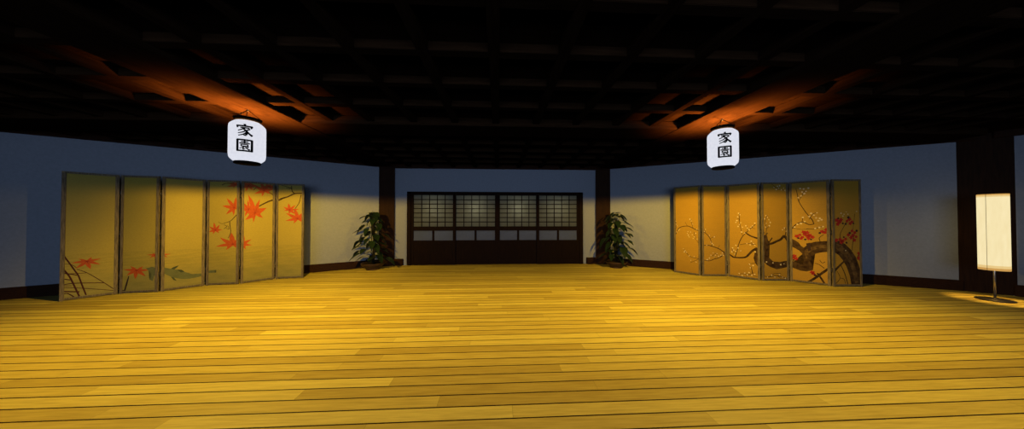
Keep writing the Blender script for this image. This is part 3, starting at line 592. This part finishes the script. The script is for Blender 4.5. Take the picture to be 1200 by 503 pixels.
# ------------------------------------------------------------------ potted climbing plants
def leaf_shape(bm, base, d, up, L, W, droop, mi=0):
    d = d.normalized(); side = d.cross(up)
    if side.length < 1e-3: side = Vector((1, 0, 0))
    side.normalize(); nrm = side.cross(d).normalized()
    prof = [(0, .05), (.06, .62), (.2, .98), (.4, 1.0), (.6, .78), (.8, .42), (.93, .16), (1, 0)]
    rows = []
    for t, w in prof:
        c = base + d*(L*t) - Vector((0, 0, 1))*(droop*L*t*t)
        hw = W*w/2
        back = -d*(.10*L*max(0, 1-t*5)) if w > .3 else Vector((0, 0, 0))
        rows.append((bm.verts.new(c+back+side*hw+nrm*hw*.28), bm.verts.new(c), bm.verts.new(c+back-side*hw+nrm*hw*.28)))
    for a, c in zip(rows[:-1], rows[1:]):
        for j in (0, 1):
            f = bm.faces.new((a[j], a[j+1], c[j+1], c[j])); f.smooth = True; f.material_index = mi
def make_plant(x, y, label, seed, lean, hmax, wide):
    rnd = random.Random(seed)
    root = empty('potted_plant', (x, y, 0))
    tag(root, label, 'plant', 'potted climbing plants')
    p = MB(); p.lathe([(.165, 0), (.17, .012), (.16, .03), (.185, .05), (.25, .10), (.285, .145), (.292, .165), (.288, .172), (.272, .165), (.262, .15), (.05, .135)], 36)
    p.build('pot', POT, root)
    s = MB(); s.lathe([(.258, .1445), (.258, .152), (.15, .165), (.04, .17)], 28); s.build('soil', SOIL, root)
    st = MB()
    pole = [(lean*.0, 0, .15), (lean*.02, .01, .5), (lean*.01, 0, .9), (-lean*.01, .005, 1.25), (0, 0, hmax-.1)]
    st.tube(pole, [.032, .034, .032, .028, .016], 10)
    for k in range(3):
        ph = k*2.1
        st.tube([(.04*math.cos(ph+z*7), .04*math.sin(ph+z*7), z) for z in [.16+.06*j for j in range(int((hmax-.35)/.06))]], .009, 6)
    st.build('stem', STEM, root)
    f = MB()
    n = 62
    for k in range(n):
        t = (k+.5)/n
        z = .22 + (hmax-.30)*t
        az = k*2.399963+rnd.uniform(-.4, .4)
        reach = (.23*(1-t)**.35+.07)*rnd.uniform(.5, 1.1)*wide*(.6 if math.sin(az) > .3 else 1)
        d = Vector((math.cos(az), math.sin(az)*.85, 0))
        b0 = Vector((.03*math.cos(az), .03*math.sin(az), z-.04))
        tip = b0 + d*reach + Vector((0, 0, rnd.uniform(.04, .12)))
        mid = b0 + d*reach*.5 + Vector((0, 0, .10))
        f.tube([b0, mid, tip], .0045, 5)
        L = rnd.uniform(.21, .31)*(1-.2*t)*(.8 if math.sin(az) > .3 else 1)
        dirv = d*rnd.uniform(.6, 1.0)+Vector((rnd.uniform(-.35, .35), rnd.uniform(-.35, .35), rnd.uniform(-.75, -.05)))
        leaf_shape(f.bm, tip, dirv, Vector((0, 0, 1)), L, L*rnd.uniform(.58, .74), rnd.uniform(.1, .5))
    for k in range(7):
        az = k*.9; d = Vector((math.cos(az), math.sin(az), .2))
        leaf_shape(f.bm, Vector((0, 0, hmax-.13+.01*k)), d+Vector((0, 0, rnd.uniform(-.5, .3))), Vector((0, 0, 1)), .17, .11, .3)
    f.build('foliage', LEAF, root, recalc=False)
    return root
make_plant(-3.26, 7.28, 'leafy climbing plant in a shallow brown bowl, beside the maple-leaf screen', 5, 1, 1.56, 1.0)
make_plant(3.25, 7.22, 'leafy climbing plant in a shallow brown bowl, beside the plum-tree screen', 12, -1, 1.54, 1.0)

# ------------------------------------------------------------------ floor lamp
lx, ly = 8.18, 4.035
root = empty('floor_lamp', (lx, ly, 0), math.radians(-62))
tag(root, 'glowing cream cylinder floor lamp on a thin steel pole', 'lamp')
q = MB(); q.lathe([(.172, 0), (.176, .006), (.174, .016), (.16, .021), (.016, .026), (.012, .04)], 48); q.build('base', IRON, root)
q = MB(); q.lathe([(.012, .026), (.012, .47), (.012, .60)], 16); q.build('pole', STEEL, root)
q = MB()
q.lathe([(.137, .575), (.137, 1.1), (.137, 1.695)], 48, caps=False); shade = q.build('lamp_shade', SHADE, root)
for a, c, mm in ((.495, .533, GLOW_END), (.533, .575, GLOW_FADE), (1.695, 1.722, GLOW_FADE), (1.722, 1.742, GLOW_END)):  # bands with the glow's orange falloff painted in
    q = MB(); q.lathe([(.137, a), (.137, c)], 48, caps=False); q.build('shade_painted_glow', mm, shade)
q = MB(); q.tube([(.1385*math.cos(-2.02), .1385*math.sin(-2.02), z) for z in (.497, 1.1, 1.74)], .0022, 6); q.build('seam', flat('seam_brown', (.12, .06, .02)), root)
q = MB()
for k in range(3):
    a = 2*PI*k/3; q.tube([(.012*math.cos(a), .012*math.sin(a), .56), (.1355*math.cos(a), .1355*math.sin(a), .503)], .004, 6)
q.build('shade_support', STEEL, root)
for i, z in enumerate((.66,)):
    L = bpy.data.lights.new('floor_lamp_bulb', 'SPOT'); L.spot_size = math.radians(80); L.spot_blend = .6; L.energy = 26; L.color = (1, .60, .14); L.shadow_soft_size = .035
    o = bpy.data.objects.new('floor_lamp_bulb', L); C.objects.link(o); o.location = (lx, ly, z)

# ------------------------------------------------------------------ light
SIDE_SIGN = 1
def batwing(L, lo, expo, sgn, side=1):
    """photometric profile of a lamp: weaker along its axis than to the sides"""
    L.use_nodes = True
    nt = L.node_tree; nt.nodes.clear()
    out = nt.nodes.new('ShaderNodeOutputLight'); e = nt.nodes.new('ShaderNodeEmission')
    tc = nt.nodes.new('ShaderNodeTexCoord'); s = nt.nodes.new('ShaderNodeSeparateXYZ')
    nt.links.new(tc.outputs['Normal'], s.inputs[0])
    c = mathn(nt, 'ABSOLUTE', s.outputs[2])
    k = mathn(nt, 'POWER', mathn(nt, 'SUBTRACT', 1.0, c), expo)
    prof = mathn(nt, 'MULTIPLY_ADD', k, 1.0-lo, lo)
    # the lantern gives less towards the outer side walls, near the horizontal
    mr = nt.nodes.new('ShaderNodeMapRange'); mr.interpolation_type = 'SMOOTHSTEP'
    nt.links.new(mathn(nt, 'MULTIPLY', s.outputs[0], SIDE_SIGN*side), mr.inputs[0])
    mr.inputs[1].default_value = .82; mr.inputs[2].default_value = .97; mr.inputs[3].default_value = 1.0; mr.inputs[4].default_value = .085
    # and a little less towards the far middle of the room
    def sm(v, a, b):
        q = nt.nodes.new('ShaderNodeMapRange'); q.interpolation_type = 'SMOOTHSTEP'; nt.links.new(v, q.inputs[0])
        q.inputs[1].default_value = a; q.inputs[2].default_value = b
        return q.outputs[0]
    gy = sm(mathn(nt, 'MULTIPLY', s.outputs[1], SIDE_SIGN), .35, .8)
    gx = sm(mathn(nt, 'MULTIPLY', s.outputs[0], -SIDE_SIGN*side), -.1, .5)
    inw = mathn(nt, 'MULTIPLY_ADD', mathn(nt, 'MULTIPLY', gx, gy), -.5, 1.0)
    m2 = nt.nodes.new('ShaderNodeMapRange'); m2.interpolation_type = 'SMOOTHSTEP'
    nt.links.new(mathn(nt, 'MULTIPLY', s.outputs[1], SIDE_SIGN), m2.inputs[0])
    m2.inputs[1].default_value = -.65; m2.inputs[2].default_value = -.1; m2.inputs[3].default_value = .62; m2.inputs[4].default_value = 1.0
    nt.links.new(mathn(nt, 'MULTIPLY', mathn(nt, 'MULTIPLY', prof, mr.outputs[0]), mathn(nt, 'MULTIPLY', m2.outputs[0], inw)), e.inputs[1])
    nt.links.new(e.outputs[0], out.inputs[0])
for s in (-1, 1):
    L = bpy.data.lights.new('lantern_downlight', 'SPOT'); L.energy = 735; L.color = (1, .66, .07)
    L.spot_size = math.radians(179.5); L.spot_blend = .10; L.shadow_soft_size = .008
    batwing(L, .27, .8, -1, s)
    o = bpy.data.objects.new('lantern_downlight', L); C.objects.link(o); o.location = (s*LX, LY, 2.035)
    L = bpy.data.lights.new('lantern_uplight', 'SPOT'); L.energy = 380; L.color = (1, .40, .07)
    L.spot_size = math.radians(146); L.spot_blend = .5; L.shadow_soft_size = .06
    o = bpy.data.objects.new('lantern_uplight', L); C.objects.link(o); o.location = (s*LX, LY, 2.36); o.rotation_euler = (PI, 0, 0)
for k, (x0, x1) in enumerate(edges):  # unseen lamps added behind the doors to brighten each paper panel
    L = bpy.data.lights.new('added_pane_light', 'POINT'); L.energy = 38; L.color = (1, .93, .72); L.shadow_soft_size = .06
    o = bpy.data.objects.new('added_pane_light', L); C.objects.link(o); o.location = ((x0+x1)/2+DX, D+.33, 1.62)

w = bpy.data.worlds.new('night'); SC.world = w; w.use_nodes = True
bg = w.node_tree.nodes['Background']; bg.inputs[0].default_value = (.40, .58, 1.0, 1); bg.inputs[1].default_value = 5.5

# ------------------------------------------------------------------ camera
cam = bpy.data.cameras.new('camera'); co = bpy.data.objects.new('camera', cam); C.objects.link(co)
cam.sensor_fit = 'HORIZONTAL'; cam.sensor_width = 36.0; cam.lens = 36.0*315.6/1200.0
cam.clip_start = .05; cam.clip_end = 200
co.location = (.04, 0, 1.35)
co.rotation_euler = (PI/2+math.radians(.745), 0, -math.radians(2.875))
SC.camera = co
SC.cycles.diffuse_bounces = 0
vs = SC.view_settings
SC.display_settings.display_device = 'sRGB'
vs.view_transform = 'Standard'; vs.look = 'None'; vs.exposure = 0; vs.gamma = 1; vs.use_curve_mapping = False
